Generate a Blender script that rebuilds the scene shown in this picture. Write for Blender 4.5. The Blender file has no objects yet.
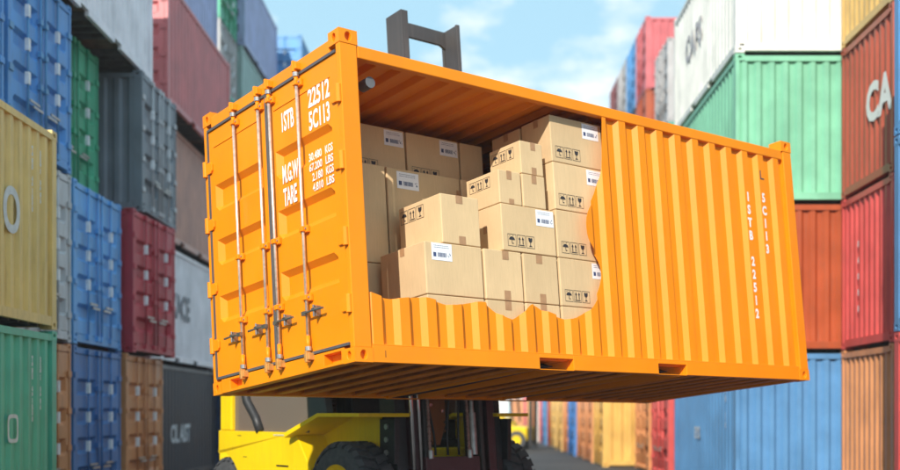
import bpy, bmesh, math, random
from mathutils import Vector, Matrix, Euler
from mathutils.geometry import delaunay_2d_cdt
random.seed(7)
R = math.radians
scene = bpy.context.scene
COL = scene.collection

# ------------------------------------------------------------------ camera
CAM_H = 1.55
FPX, CX, CY = 1148.4, 470.0, 411.0          # focal length and principal point on a 900 x 470 frame
cam = bpy.data.cameras.new('camera')
cam.sensor_width = 36.0
cam.lens = FPX / 900 * 36
cam.shift_x = (450 - CX) / 900
cam.shift_y = (CY - 235) / 900
cam.clip_end = 3000
cam.dof.use_dof = True
cam.dof.focus_distance = 10.2
cam.dof.aperture_fstop = 0.9
cam_o = bpy.data.objects.new('camera', cam)
cam_o.location = (0, 0, CAM_H)
cam_o.rotation_euler = (R(90), 0, 0)
COL.objects.link(cam_o)
scene.camera = cam_o

# ------------------------------------------------------------------ sky, sun, exposure
LIGHT = Vector((0.30, 1.0, -0.66)).normalized()
SUN_EL = math.asin(-LIGHT.z)
SUN_AZ = math.atan2(-LIGHT.x, -LIGHT.y)
world = bpy.data.worlds.new('World'); scene.world = world
world.use_nodes = True
wt = world.node_tree; wn = wt.nodes; wl = wt.links
bg = wn['Background']; bg.inputs['Strength'].default_value = 0.114
sky = wn.new('ShaderNodeTexSky'); sky.sky_type = 'NISHITA'
sky.sun_disc = False; sky.sun_elevation = SUN_EL; sky.sun_rotation = SUN_AZ
sky.air_density = 1.0; sky.dust_density = 0.6; sky.ozone_density = 1.2
tc = wn.new('ShaderNodeTexCoord')
mp = wn.new('ShaderNodeMapping'); mp.inputs['Scale'].default_value = (3.0, 3.0, 6.5)
mp.inputs['Location'].default_value = (2.1, 0.9, 0.12)
cn = wn.new('ShaderNodeTexNoise'); cn.inputs['Scale'].default_value = 1.5
cn.inputs['Detail'].default_value = 7; cn.inputs['Roughness'].default_value = 0.6
cr = wn.new('ShaderNodeValToRGB')
cr.color_ramp.elements[0].position = 0.515; cr.color_ramp.elements[0].color = (0, 0, 0, 1)
cr.color_ramp.elements[1].position = 0.635; cr.color_ramp.elements[1].color = (0.85, 0.85, 0.85, 1)
mixc = wn.new('ShaderNodeMixRGB'); mixc.inputs[2].default_value = (8.2, 8.4, 8.5, 1)
wl.new(tc.outputs['Generated'], mp.inputs['Vector'])
wl.new(mp.outputs['Vector'], cn.inputs['Vector'])
wl.new(cn.outputs['Fac'], cr.inputs['Fac'])
wl.new(cr.outputs['Color'], mixc.inputs[0])
veil = wn.new('ShaderNodeMixRGB'); veil.inputs[0].default_value = 0.78; veil.inputs[2].default_value = (3.6, 6.0, 7.2, 1)   # thin high veil of cloud
wl.new(sky.outputs['Color'], veil.inputs[1])
wl.new(veil.outputs['Color'], mixc.inputs[1])
wl.new(mixc.outputs['Color'], bg.inputs['Color'])

sun = bpy.data.lights.new('sun', 'SUN'); sun.energy = 4.3; sun.angle = R(0.55); sun.color = (1.0, 0.95, 0.87)
sun_o = bpy.data.objects.new('sun', sun)
sun_o.rotation_euler = LIGHT.to_track_quat('-Z', 'Y').to_euler()
sun_o.location = (-5, -20, 20)
COL.objects.link(sun_o)

scene.view_settings.view_transform = 'Standard'
scene.view_settings.look = 'None'
scene.view_settings.gamma = 1
scene.view_settings.exposure = 0.38
scene.render.engine = 'CYCLES'

# ------------------------------------------------------------------ material helpers
MATS = {}
def mat(name):
    m = bpy.data.materials.new(name); m.use_nodes = True
    return m, m.node_tree.nodes, m.node_tree.links, m.node_tree.nodes['Principled BSDF']

def rgb(r, g, b): return (r, g, b, 1)

def paint(name, col, rough=0.42, var=0.2, dirt=0.42, dirtcol=(0.16, 0.08, 0.045), bump=0.25, metallic=0.0, spec=0.45):
    """painted steel: uneven colour, vertical grime streaks, small dents"""
    if name in MATS: return MATS[name]
    m, n, l, p = mat(name)
    tc = n.new('ShaderNodeTexCoord')
    oi = n.new('ShaderNodeObjectInfo')
    add = n.new('ShaderNodeVectorMath'); add.operation = 'MULTIPLY_ADD'
    add.inputs[1].default_value = (1, 1, 1)
    l.new(tc.outputs['Object'], add.inputs[0])
    cmb = n.new('ShaderNodeCombineXYZ')
    ml = n.new('ShaderNodeMath'); ml.operation = 'MULTIPLY'; ml.inputs[1].default_value = 17.0
    l.new(oi.outputs['Random'], ml.inputs[0]); l.new(ml.outputs[0], cmb.inputs[0]); l.new(ml.outputs[0], cmb.inputs[1])
    l.new(cmb.outputs[0], add.inputs[2])
    big = n.new('ShaderNodeTexNoise'); big.inputs['Scale'].default_value = 1.6; big.inputs['Detail'].default_value = 6
    l.new(add.outputs[0], big.inputs['Vector'])
    mpn = n.new('ShaderNodeMapping'); mpn.inputs['Scale'].default_value = (9, 9, 0.7)
    l.new(add.outputs[0], mpn.inputs['Vector'])
    st = n.new('ShaderNodeTexNoise'); st.inputs['Scale'].default_value = 2.2; st.inputs['Detail'].default_value = 5; st.inputs['Roughness'].default_value = 0.65
    l.new(mpn.outputs[0], st.inputs['Vector'])
    rmp = n.new('ShaderNodeMapRange'); rmp.inputs['From Min'].default_value = 0.3; rmp.inputs['From Max'].default_value = 0.7
    rmp.inputs['To Min'].default_value = 1 - var; rmp.inputs['To Max'].default_value = 1 + var * 0.5
    l.new(big.outputs['Fac'], rmp.inputs['Value'])
    mul = n.new('ShaderNodeMixRGB'); mul.blend_type = 'MULTIPLY'; mul.inputs[0].default_value = 1
    mul.inputs[1].default_value = (*col, 1)
    l.new(rmp.outputs[0], mul.inputs[2])
    ramp = n.new('ShaderNodeMapRange'); ramp.inputs['From Min'].default_value = 0.52; ramp.inputs['From Max'].default_value = 0.78
    ramp.inputs['To Max'].default_value = dirt
    l.new(st.outputs['Fac'], ramp.inputs['Value'])
    mx = n.new('ShaderNodeMixRGB'); mx.inputs[2].default_value = (*dirtcol, 1)
    l.new(ramp.outputs[0], mx.inputs[0]); l.new(mul.outputs[0], mx.inputs[1])
    # small chips of rust
    sp = n.new('ShaderNodeTexNoise'); sp.inputs['Scale'].default_value = 14; sp.inputs['Detail'].default_value = 8; sp.inputs['Roughness'].default_value = 0.7
    l.new(add.outputs[0], sp.inputs['Vector'])
    spr = n.new('ShaderNodeMapRange'); spr.inputs['From Min'].default_value = 0.69; spr.inputs['From Max'].default_value = 0.74
    spr.inputs['To Max'].default_value = min(1.0, dirt * 2)
    l.new(sp.outputs['Fac'], spr.inputs['Value'])
    mx2 = n.new('ShaderNodeMixRGB'); mx2.inputs[2].default_value = (0.12, 0.05, 0.03, 1)
    l.new(spr.outputs[0], mx2.inputs[0]); l.new(mx.outputs[0], mx2.inputs[1])
    l.new(mx2.outputs[0], p.inputs['Base Color'])
    rr = n.new('ShaderNodeMapRange'); rr.inputs['To Min'].default_value = rough - 0.1; rr.inputs['To Max'].default_value = rough + 0.18
    l.new(big.outputs['Fac'], rr.inputs['Value']); l.new(rr.outputs[0], p.inputs['Roughness'])
    p.inputs['Metallic'].default_value = metallic
    p.inputs['Specular IOR Level'].default_value = spec
    if bump:
        bn = n.new('ShaderNodeTexNoise'); bn.inputs['Scale'].default_value = 5; bn.inputs['Detail'].default_value = 3
        l.new(tc.outputs['Object'], bn.inputs['Vector'])
        b = n.new('ShaderNodeBump'); b.inputs['Strength'].default_value = bump; b.inputs['Distance'].default_value = 0.012
        l.new(bn.outputs['Fac'], b.inputs['Height']); l.new(b.outputs[0], p.inputs['Normal'])
    MATS[name] = m
    return m

def flat(name, col, rough=0.6, metallic=0.0, noise=0.1, scale=20.0):
    if name in MATS: return MATS[name]
    m, n, l, p = mat(name)
    tc = n.new('ShaderNodeTexCoord')
    t = n.new('ShaderNodeTexNoise'); t.inputs['Scale'].default_value = scale; t.inputs['Detail'].default_value = 5
    l.new(tc.outputs['Object'], t.inputs['Vector'])
    r = n.new('ShaderNodeMapRange'); r.inputs['From Min'].default_value = 0.3; r.inputs['From Max'].default_value = 0.7
    r.inputs['To Min'].default_value = 1 - noise; r.inputs['To Max'].default_value = 1 + noise
    l.new(t.outputs['Fac'], r.inputs['Value'])
    mul = n.new('ShaderNodeMixRGB'); mul.blend_type = 'MULTIPLY'; mul.inputs[0].default_value = 1
    mul.inputs[1].default_value = (*col, 1); l.new(r.outputs[0], mul.inputs[2])
    l.new(mul.outputs[0], p.inputs['Base Color'])
    p.inputs['Roughness'].default_value = rough; p.inputs['Metallic'].default_value = metallic
    MATS[name] = m
    return m

def cardboard_mat(name, col):
    if name in MATS: return MATS[name]
    m, n, l, p = mat(name)
    tc = n.new('ShaderNodeTexCoord'); oi = n.new('ShaderNodeObjectInfo')
    mpn = n.new('ShaderNodeMapping'); mpn.inputs['Scale'].default_value = (170, 170, 7)
    l.new(tc.outputs['Object'], mpn.inputs['Vector'])
    st = n.new('ShaderNodeTexNoise'); st.inputs['Scale'].default_value = 1.0; st.inputs['Detail'].default_value = 4
    l.new(mpn.outputs[0], st.inputs['Vector'])
    bn = n.new('ShaderNodeTexNoise'); bn.inputs['Scale'].default_value = 3.0; bn.inputs['Detail'].default_value = 6
    l.new(tc.outputs['Object'], bn.inputs['Vector'])
    a = n.new('ShaderNodeMapRange'); a.inputs['From Min'].default_value = 0.3; a.inputs['From Max'].default_value = 0.7; a.inputs['To Min'].default_value = 0.94; a.inputs['To Max'].default_value = 1.04
    l.new(st.outputs['Fac'], a.inputs['Value'])
    b = n.new('ShaderNodeMapRange'); b.inputs['From Min'].default_value = 0.3; b.inputs['From Max'].default_value = 0.7; b.inputs['To Min'].default_value = 0.93; b.inputs['To Max'].default_value = 1.05
    l.new(bn.outputs['Fac'], b.inputs['Value'])
    c = n.new('ShaderNodeMapRange'); c.inputs['To Min'].default_value = 0.93; c.inputs['To Max'].default_value = 1.04
    l.new(oi.outputs['Random'], c.inputs['Value'])
    m1 = n.new('ShaderNodeMath'); m1.operation = 'MULTIPLY'; l.new(a.outputs[0], m1.inputs[0]); l.new(b.outputs[0], m1.inputs[1])
    m2 = n.new('ShaderNodeMath'); m2.operation = 'MULTIPLY'; l.new(m1.outputs[0], m2.inputs[0]); l.new(c.outputs[0], m2.inputs[1])
    mul = n.new('ShaderNodeMixRGB'); mul.blend_type = 'MULTIPLY'; mul.inputs[0].default_value = 1
    mul.inputs[1].default_value = (*col, 1); l.new(m2.outputs[0], mul.inputs[2])
    l.new(mul.outputs[0], p.inputs['Base Color'])
    p.inputs['Roughness'].default_value = 0.85; p.inputs['Specular IOR Level'].default_value = 0.2
    bp = n.new('ShaderNodeBump'); bp.inputs['Strength'].default_value = 0.25; bp.inputs['Distance'].default_value = 0.004
    l.new(st.outputs['Fac'], bp.inputs['Height']); l.new(bp.outputs[0], p.inputs['Normal'])
    MATS[name] = m
    return m

# ------------------------------------------------------------------ mesh helpers
class MB:
    def __init__(s): s.v = []; s.f = []
    def add(s, verts, faces):
        o = len(s.v); s.v += [tuple(q) for q in verts]; s.f += [tuple(i + o for i in fc) for fc in faces]; return s
    def box(s, x0, x1, y0, y1, z0, z1, M=None):
        vs = [(x, y, z) for x in (x0, x1) for y in (y0, y1) for z in (z0, z1)]
        if M: vs = [M @ Vector(q) for q in vs]
        return s.add(vs, [(0, 1, 3, 2), (4, 6, 7, 5), (0, 4, 5, 1), (2, 3, 7, 6), (0, 2, 6, 4), (1, 5, 7, 3)])
    def prism(s, poly, axis, a, b, M=None):
        """poly: 2-D points in the two other axes (in xyz order), extruded along axis"""
        def P(u, v, w):
            return {0: (w, u, v), 1: (u, w, v), 2: (u, v, w)}[axis]
        n = len(poly)
        vs = [P(u, v, a) for u, v in poly] + [P(u, v, b) for u, v in poly]
        if M: vs = [M @ Vector(q) for q in vs]
        fs = [tuple(range(n)), tuple(range(2 * n - 1, n - 1, -1))]
        fs += [(i, i + n, (i + 1) % n + n, (i + 1) % n) for i in range(n)]
        return s.add(vs, fs)
    def tube(s, pts, r, n=10, caps=True):
        pts = [Vector(q) for q in pts]
        rings = []
        for i, q in enumerate(pts):
            d = (pts[min(i + 1, len(pts) - 1)] - pts[max(i - 1, 0)]).normalized()
            u = d.orthogonal().normalized() if i == 0 else (u - d * u.dot(d)).normalized()
            w = d.cross(u)
            rr = r[i] if isinstance(r, (list, tuple)) else r
            rings.append([q + (u * math.cos(2 * math.pi * k / n) + w * math.sin(2 * math.pi * k / n)) * rr for k in range(n)])
        vs = [q for rg in rings for q in rg]; fs = []
        for i in range(len(pts) - 1):
            for k in range(n):
                fs.append((i * n + k, i * n + (k + 1) % n, (i + 1) * n + (k + 1) % n, (i + 1) * n + k))
        if caps:
            fs.append(tuple(range(n - 1, -1, -1))); fs.append(tuple((len(pts) - 1) * n + k for k in range(n)))
        return s.add(vs, fs)
    def grid(s, us, vs_, fn):
        o = []
        for u in us:
            for v in vs_: o.append(fn(u, v))
        nv = len(vs_); fs = []
        for i in range(len(us) - 1):
            for j in range(nv - 1):
                fs.append((i * nv + j, (i + 1) * nv + j, (i + 1) * nv + j + 1, i * nv + j + 1))
        return s.add(o, fs)
    def mesh(s, name, smooth=False, fix=True):
        me = bpy.data.meshes.new(name); me.from_pydata(s.v, [], s.f); me.validate()
        if fix:
            bm = bmesh.new(); bm.from_mesh(me); bmesh.ops.recalc_face_normals(bm, faces=bm.faces); bm.to_mesh(me); bm.free()
        if smooth:
            for pl in me.polygons: pl.use_smooth = True
        return me
    def build(s, name, m, parent=None, bevel=0, smooth=False, thick=0, seg=2, fix=True):
        return put(name, s.mesh(name, smooth, fix), m, parent, bevel, thick, seg)

def put(name, me, m, parent=None, bevel=0, thick=0, seg=2, loc=None):
    o = bpy.data.objects.new(name, me); COL.objects.link(o)
    if m is not None:
        if len(me.materials) == 0: me.materials.append(m)
        o.material_slots[0].link = 'OBJECT'; o.material_slots[0].material = m
    if parent: o.parent = parent
    if loc: o.location = loc
    if thick:
        md = o.modifiers.new('solidify', 'SOLIDIFY'); md.thickness = thick; md.offset = 0
    if bevel:
        md = o.modifiers.new('bevel', 'BEVEL'); md.width = bevel; md.segments = seg; md.limit_method = 'ANGLE'
    return o

def thing(name, label, cat, loc=(0, 0, 0), rot=(0, 0, 0), group=None):
    o = bpy.data.objects.new(name, None); COL.objects.link(o)
    o.empty_display_size = 0.2
    o.location = loc; o.rotation_euler = rot
    tag(o, label, cat, group); return o

def tag(o, label, cat, group=None):
    o['label'] = label; o['category'] = cat
    if group: o['group'] = group
    return o

_fonts = {}
def text_mesh(txt, size=1.0, sx=1.0, bold=0.0, align='LEFT'):
    """flat lettering; x right, y up, origin at lower-left (or centre)"""
    c = bpy.data.curves.new('lettering', 'FONT'); c.body = txt; c.size = size; c.offset = bold; c.align_x = align
    c.resolution_u = 3
    o = bpy.data.objects.new('lettering', c); COL.objects.link(o)
    bpy.context.view_layer.update()
    dg = bpy.context.evaluated_depsgraph_get()
    me = bpy.data.meshes.new_from_object(o.evaluated_get(dg))
    bpy.data.objects.remove(o); bpy.data.curves.remove(c)
    me.materials.clear()
    for v in me.vertices: v.co.x *= sx
    return me

def lettering(txt, size, sx, bold, m, parent, origin, u, v, align='LEFT', name='lettering'):
    me = text_mesh(txt, size, sx, bold, align)
    u = Vector(u).normalized(); v = Vector(v).normalized(); o = Vector(origin)
    for q in me.vertices:
        q.co = o + u * q.co.x + v * q.co.y
    return put(name, me, m, parent)

def hole_block(x0, x1, y0, y1, z0, z1, holes):
    """corner casting: box whose listed sides carry an oval pocket. holes: {'x0':(ru,rv),...}"""
    b = MB()
    N = 12
    def side(o, u, v, n, lu, lv, hole):
        o = Vector(o); u = Vector(u); v = Vector(v); n = Vector(n)
        if not hole:
            b.add([o, o + u * lu, o + u * lu + v * lv, o + v * lv], [(0, 1, 2, 3)]); return
        ru, rv = hole; c = o + u * lu / 2 + v * lv / 2
        outer = []; inner = []; deep = []
        for k in range(N):
            a = 2 * math.pi * k / N + math.pi / 4
            ca, sa = math.cos(a), math.sin(a); sc = 1 / max(abs(ca), abs(sa))
            outer.append(c + u * ca * sc * lu / 2 + v * sa * sc * lv / 2)
            inner.append(c + u * ca * ru + v * sa * rv); deep.append(c + u * ca * ru + v * sa * rv - n * 0.05)
        # corners land exactly at k = 0,3,6,9 with N=12
        fs = []
        for k in range(N):
            j = (k + 1) % N
            fs.append((k, j, N + j, N + k)); fs.append((N + k, N + j, 2 * N + j, 2 * N + k))
        fs.append(tuple(range(2 * N, 3 * N)))
        b.add(outer + inner + deep, fs)
    lx, ly, lz = x1 - x0, y1 - y0, z1 - z0
    side((x0, y1, z0), (0, -1, 0), (0, 0, 1), (-1, 0, 0), ly, lz, holes.get('x0'))
    side((x1, y0, z0), (0, 1, 0), (0, 0, 1), (1, 0, 0), ly, lz, holes.get('x1'))
    side((x0, y0, z0), (1, 0, 0), (0, 0, 1), (0, -1, 0), lx, lz, holes.get('y0'))
    side((x1, y1, z0), (-1, 0, 0), (0, 0, 1), (0, 1, 0), lx, lz, holes.get('y1'))
    side((x0, y0, z1), (1, 0, 0), (0, 1, 0), (0, 0, 1), lx, ly, holes.get('z1'))
    side((x0, y1, z0), (1, 0, 0), (0, -1, 0), (0, 0, -1), lx, ly, holes.get('z0'))
    return b

def corrugation(a, b, depth, pitch=0.276, bev=0.055, start=None, first_out=True):
    """list of (u, d): d = 0 on the outer flat, depth on the inner flat"""
    fl = pitch / 2 - bev
    pts = []; u = start if start is not None else a
    pts.append((a, 0.0 if first_out else depth)) if start is None else None
    seq = []
    x = a if start is None else start
    out = first_out
    seq.append((x, out))
    while x < b:
        x += fl; seq.append((x, out)); x += bev; out = not out; seq.append((x, out))
    res = []
    for i, (q, o) in enumerate(seq):
        if q > b: break
        if q >= a: res.append((q, 0.0 if o else depth))
    def val(t):
        for i in range(len(seq) - 1):
            q0, o0 = seq[i]; q1, o1 = seq[i + 1]
            if q0 <= t <= q1:
                d0 = 0 if o0 else depth; d1 = 0 if o1 else depth
                return d0 + (d1 - d0) * ((t - q0) / (q1 - q0) if q1 > q0 else 0)
        return 0 if seq[0][1] else depth
    if not res or res[0][0] > a + 1e-6: res.insert(0, (a, val(a)))
    if res[-1][0] < b - 1e-6: res.append((b, val(b)))
    return res, val

def door_leaf(u0, u1, z0, z1, bands, depth, mu=0.12, bu=0.045, bt=0.05, bb=0.09):
    """leaf as a height field: list of (u,z,d) grid with recessed bands"""
    us = [u0, u0 + mu, u0 + mu + bu, u1 - mu - bu, u1 - mu, u1]
    zs = [z0]
    for a, b in sorted(bands): zs += [a, a + bb, b - bt, b]
    zs.append(z1)
    def d(i, j):
        if i in (2, 3):
            k = (j - 1) % 4
            if 1 <= j < len(zs) - 1 and k in (1, 2): return depth
        return 0.0
    return us, zs, d

# ------------------------------------------------------------------ ground
gm, n, l, p = mat('asphalt')
tcn = n.new('ShaderNodeTexCoord')
t1 = n.new('ShaderNodeTexNoise'); t1.inputs['Scale'].default_value = 0.35; t1.inputs['Detail'].default_value = 8
t2 = n.new('ShaderNodeTexNoise'); t2.inputs['Scale'].default_value = 60; t2.inputs['Detail'].default_value = 3
l.new(tcn.outputs['Object'], t1.inputs['Vector']); l.new(tcn.outputs['Object'], t2.inputs['Vector'])
rp = n.new('ShaderNodeValToRGB')
rp.color_ramp.elements[0].position = 0.3; rp.color_ramp.elements[0].color = (0.042, 0.042, 0.046, 1)
rp.color_ramp.elements[1].position = 0.7; rp.color_ramp.elements[1].color = (0.085, 0.083, 0.085, 1)
l.new(t1.outputs['Fac'], rp.inputs['Fac'])
mm = n.new('ShaderNodeMixRGB'); mm.blend_type = 'MULTIPLY'; mm.inputs[0].default_value = 0.5
l.new(rp.outputs[0], mm.inputs[1]); l.new(t2.outputs['Fac'], mm.inputs[2]); l.new(mm.outputs[0], p.inputs['Base Color'])
p.inputs['Roughness'].default_value = 0.85
bp = n.new('ShaderNodeBump'); bp.inputs['Strength'].default_value = 0.4; bp.inputs['Distance'].default_value = 0.01
l.new(t2.outputs['Fac'], bp.inputs['Height']); l.new(bp.outputs[0], p.inputs['Normal'])
g = MB(); g.add([(-600, -500, 0), (600, -500, 0), (600, 700, 0), (-600, 700, 0)], [(0, 1, 2, 3)])
go = g.build('ground', gm); go['kind'] = 'structure'

# ================================================================== the stacked containers
BL, BW, BH = 6.058, 2.438, 2.591
TIER = 2.612
STEEL = flat('galvanised_steel', (0.42, 0.40, 0.38), 0.4, 0.7, 0.25, 12)
RUBBER = flat('door_gasket_rubber', (0.035, 0.035, 0.04), 0.6)
PLY = flat('floor_plywood', (0.20, 0.12, 0.07), 0.8, 0, 0.3, 6)
DARKUNDER = flat('underside_steel', (0.09, 0.08, 0.08), 0.7, 0, 0.3, 8)
WHITEPAINT = flat('stencil_white', (0.80, 0.79, 0.76), 0.6, 0, 0.08, 30)
DARKPAINT = flat('stencil_dark', (0.05, 0.055, 0.07), 0.6, 0, 0.1, 30)

def make_box_meshes():
    S = {}
    hw, hl = BW / 2, BL / 2
    cl, cw, ch = 0.178, 0.162, 0.118
    # castings: one mesh at (+x,+y,top) mirrored by vertex maths for the 8 places
    for sx in (-1, 1):
        for sy in (-1, 1):
            for top in (0, 1):
                xs = sorted((sx * hw, sx * (hw - cw))); ys = sorted((sy * hl, sy * (hl - cl)))
                zs = (BH - ch, BH) if top else (0, ch)
                hs = {'x1' if sx > 0 else 'x0': (0.042, 0.03), 'y1' if sy > 0 else 'y0': (0.036, 0.03)}
                hs['z1' if top else 'z0'] = (0.03, 0.05)
                S['casting%d%d%d' % (sx, sy, top)] = hole_block(xs[0], xs[1], ys[0], ys[1], zs[0], zs[1], hs).mesh('corner_casting', fix=False)
    e = 0.004
    # posts
    for sx in (-1, 1):
        for sy in (-1, 1):
            b = MB(); xs = sorted((sx * (hw - e), sx * (hw - 0.075))); ys = sorted((sy * (hl - e), sy * (hl - 0.16)))
            b.box(xs[0], xs[1], ys[0], ys[1], ch, BH - ch); S['post%d%d' % (sx, sy)] = b.mesh('corner_post')
    for sx in (-1, 1):
        xs = sorted((sx * (hw - e), sx * (hw - 0.07)))
        b = MB(); b.box(xs[0], xs[1], -hl + cl, hl - cl, BH - 0.13, BH - 0.045); S['top%d' % sx] = b.mesh('top_side_rail')
        b = MB()      # bottom rail with two fork pockets
        segs = [(-hl + cl, -1.05), (-0.68, 0.68), (1.05, hl - cl)]
        for a, c in segs: b.box(xs[0], xs[1], a, c, 0.045, 0.165)
        for a, c in ((-1.05, -0.68), (0.68, 1.05)): b.box(xs[0], xs[1], a, c, 0.13, 0.165)
        S['bot%d' % sx] = b.mesh('bottom_side_rail')
    for sy in (-1, 1):
        ys = sorted((sy * (hl - e), sy * (hl - 0.09)))
        b = MB(); b.box(-hw + cw, hw - cw, ys[0], ys[1], BH - 0.13, BH - 0.035); S['head%d' % sy] = b.mesh('end_header')
        b = MB(); b.box(-hw + cw, hw - cw, ys[0], ys[1], 0.035, 0.16); S['sill%d' % sy] = b.mesh('end_sill')
    # corrugated sides
    for sx in (-1, 1):
        pr, _ = corrugation(-hl + 0.16, hl - 0.16, 0.04)
        b = MB(); b.grid([q[0] for q in pr], [0.165, BH - 0.13], lambda u, z: (0, u, z))
        dd = dict(pr)
        b.v = [(sx * (hw - 0.018 - dd[y]), y, z) for _, y, z in b.v]
        S['side%d' % sx] = b.mesh('side_wall')
    pr, _ = corrugation(-hw + 0.075, hw - 0.075, 0.045, pitch=0.24, bev=0.05)
    dd = dict(pr)
    b = MB(); b.grid([q[0] for q in pr], [0.16, BH - 0.13], lambda u, z: (u, hl - 0.02 - dd[u], z)); S['end'] = b.mesh('end_wall')
    pr, _ = corrugation(-hl + 0.09, hl - 0.09, 0.02, pitch=0.21, bev=0.03); dd = dict(pr)
    b = MB(); b.grid([q[0] for q in pr], [-hw + 0.07, hw - 0.07], lambda u, v: (v, u, BH - 0.055 - dd[u])); S['roof'] = b.mesh('roof')
    b = MB(); b.box(-hw + 0.07, hw - 0.07, -hl + 0.09, hl - 0.09, 0.14, 0.165); S['floor'] = b.mesh('floor')
    b = MB()
    y = -hl + 0.3
    while y < hl - 0.25:
        if not any(a - 0.05 < y < c + 0.05 for a, c in ((-1.05, -0.68), (0.68, 1.05))): b.box(-hw + 0.07, hw - 0.07, y - 0.03, y + 0.03, 0.02, 0.14)
        y += 0.31
    S['cross'] = b.mesh('cross_members')
    # door leaves on the y = -hl end
    bands = [(0.33, 0.60), (0.80, 1.07), (1.27, 1.54), (1.74, 2.01)]
    for s in (-1, 1):
        a, c = (0.008, hw - 0.085) if s > 0 else (-hw + 0.085, -0.008)
        us, zs, d = door_leaf(a, c, 0.17, BH - 0.14, [(q0 + 0.06, q1 + 0.06) for q0, q1 in bands], 0.07, mu=0.11, bu=0.06, bt=0.05, bb=0.06)
        b = MB(); vs = []
        for i, u in enumerate(us):
            for j, z in enumerate(zs): vs.append((u, -hl + 0.015 + d(i, j), z))
        nv = len(zs)
        b.add(vs, [(i * nv + j, (i + 1) * nv + j, (i + 1) * nv + j + 1, i * nv + j + 1) for i in range(len(us) - 1) for j in range(nv - 1)])
        S['leaf%d' % s] = b.mesh('door')
        for k, u in enumerate((0.10, 0.58)):
            b = MB(); x = s * u; y = -hl - 0.018
            b.tube([(x, y, 0.10), (x, y, BH - 0.06)], 0.019, 8)
            S['rod%d%d' % (s, k)] = b.mesh('lock_rod', True)
            for q, z in enumerate((0.13, BH - 0.09, 0.98, 1.45, 1.92)):
                hz_ = 0.04 if (q < 2 or k == 0) else 0.085  # middle guides made taller to imitate sunlit patches in the door recesses
                b = MB(); wx_ = 0.05 if hz_ < 0.05 else 0.038; b.box(x - wx_, x + wx_, y - 0.026, y + 0.03, z - hz_, z + hz_)
                S['guide%d%d%d' % (s, k, q)] = b.mesh('rod_guide')
            b = MB(); x1 = x + s * (0.36 if k == 0 else -0.36)
            b.box(min(x, x1), max(x, x1), y - 0.04, y - 0.022, 0.60 + 0.06 * k, 0.635 + 0.06 * k)
            S['handle%d%d' % (s, k)] = b.mesh('door_handle')
        for k, z in enumerate((0.42, 0.98, 1.55, 2.12)):
            b = MB(); x0, x1 = sorted((s * (hw - 0.16), s * (hw - 0.02)))
            b.box(x0, x1, -hl - 0.016, -hl + 0.012, z - 0.045, z + 0.045)
            S['hinge%d%d' % (s, k)] = b.mesh('hinge')
    b = MB(); y = -hl + 0.006
    b.box(-0.018, 0.018, y - 0.004, y + 0.005, 0.16, BH - 0.13)
    S['gasket'] = b.mesh('door_gasket')
    return S
BM = make_box_meshes()

SUNPATCH = flat('painted_sun_patch', (0.80, 0.82, 0.86), 0.5, 0, 0.15, 10)  # pale colour standing in for sunlight on the recess ends of left-row doors
def container(loc, rz, m, label, group=None, detail=2, name='shipping_container', rod=None):
    r = thing(name, label, 'container', loc, (0, 0, rz), group)
    P = lambda nm, key, mm=m, par=r: put(nm, BM[key], mm, par)
    for sx in (-1, 1):
        for sy in (-1, 1):
            for t in (0, 1):
                P('corner_casting', 'casting%d%d%d' % (sx, sy, t))
            P('corner_post', 'post%d%d' % (sx, sy))
        P('top_side_rail', 'top%d' % sx); P('bottom_side_rail', 'bot%d' % sx); P('side_wall', 'side%d' % sx)
    for sy in (-1, 1):
        P('end_header', 'head%d' % sy); P('end_sill', 'sill%d' % sy)
    P('end_wall', 'end'); P('roof', 'roof'); P('floor', 'floor', PLY); P('cross_members', 'cross', DARKUNDER)
    for s in (-1, 1):
        lf = P('door', 'leaf%d' % s)
        if detail >= 1:
            for k in (0, 1):
                P('lock_rod', 'rod%d%d' % (s, k), rod or m, lf)
                if detail >= 2:
                    for q in range(5): P('rod_guide', 'guide%d%d%d' % (s, k, q), SUNPATCH if (k == 1 and q > 1 and loc[0] < 0) else (rod or m), lf)  # left-row middle guides painted pale as sunlit patches
                    P('door_handle', 'handle%d%d' % (s, k), STEEL, lf)
            if detail >= 2:
                for k in range(4): P('hinge', 'hinge%d%d' % (s, k), rod or m, lf)
    if detail >= 1: P('door_gasket', 'gasket', RUBBER)
    return r

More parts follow.
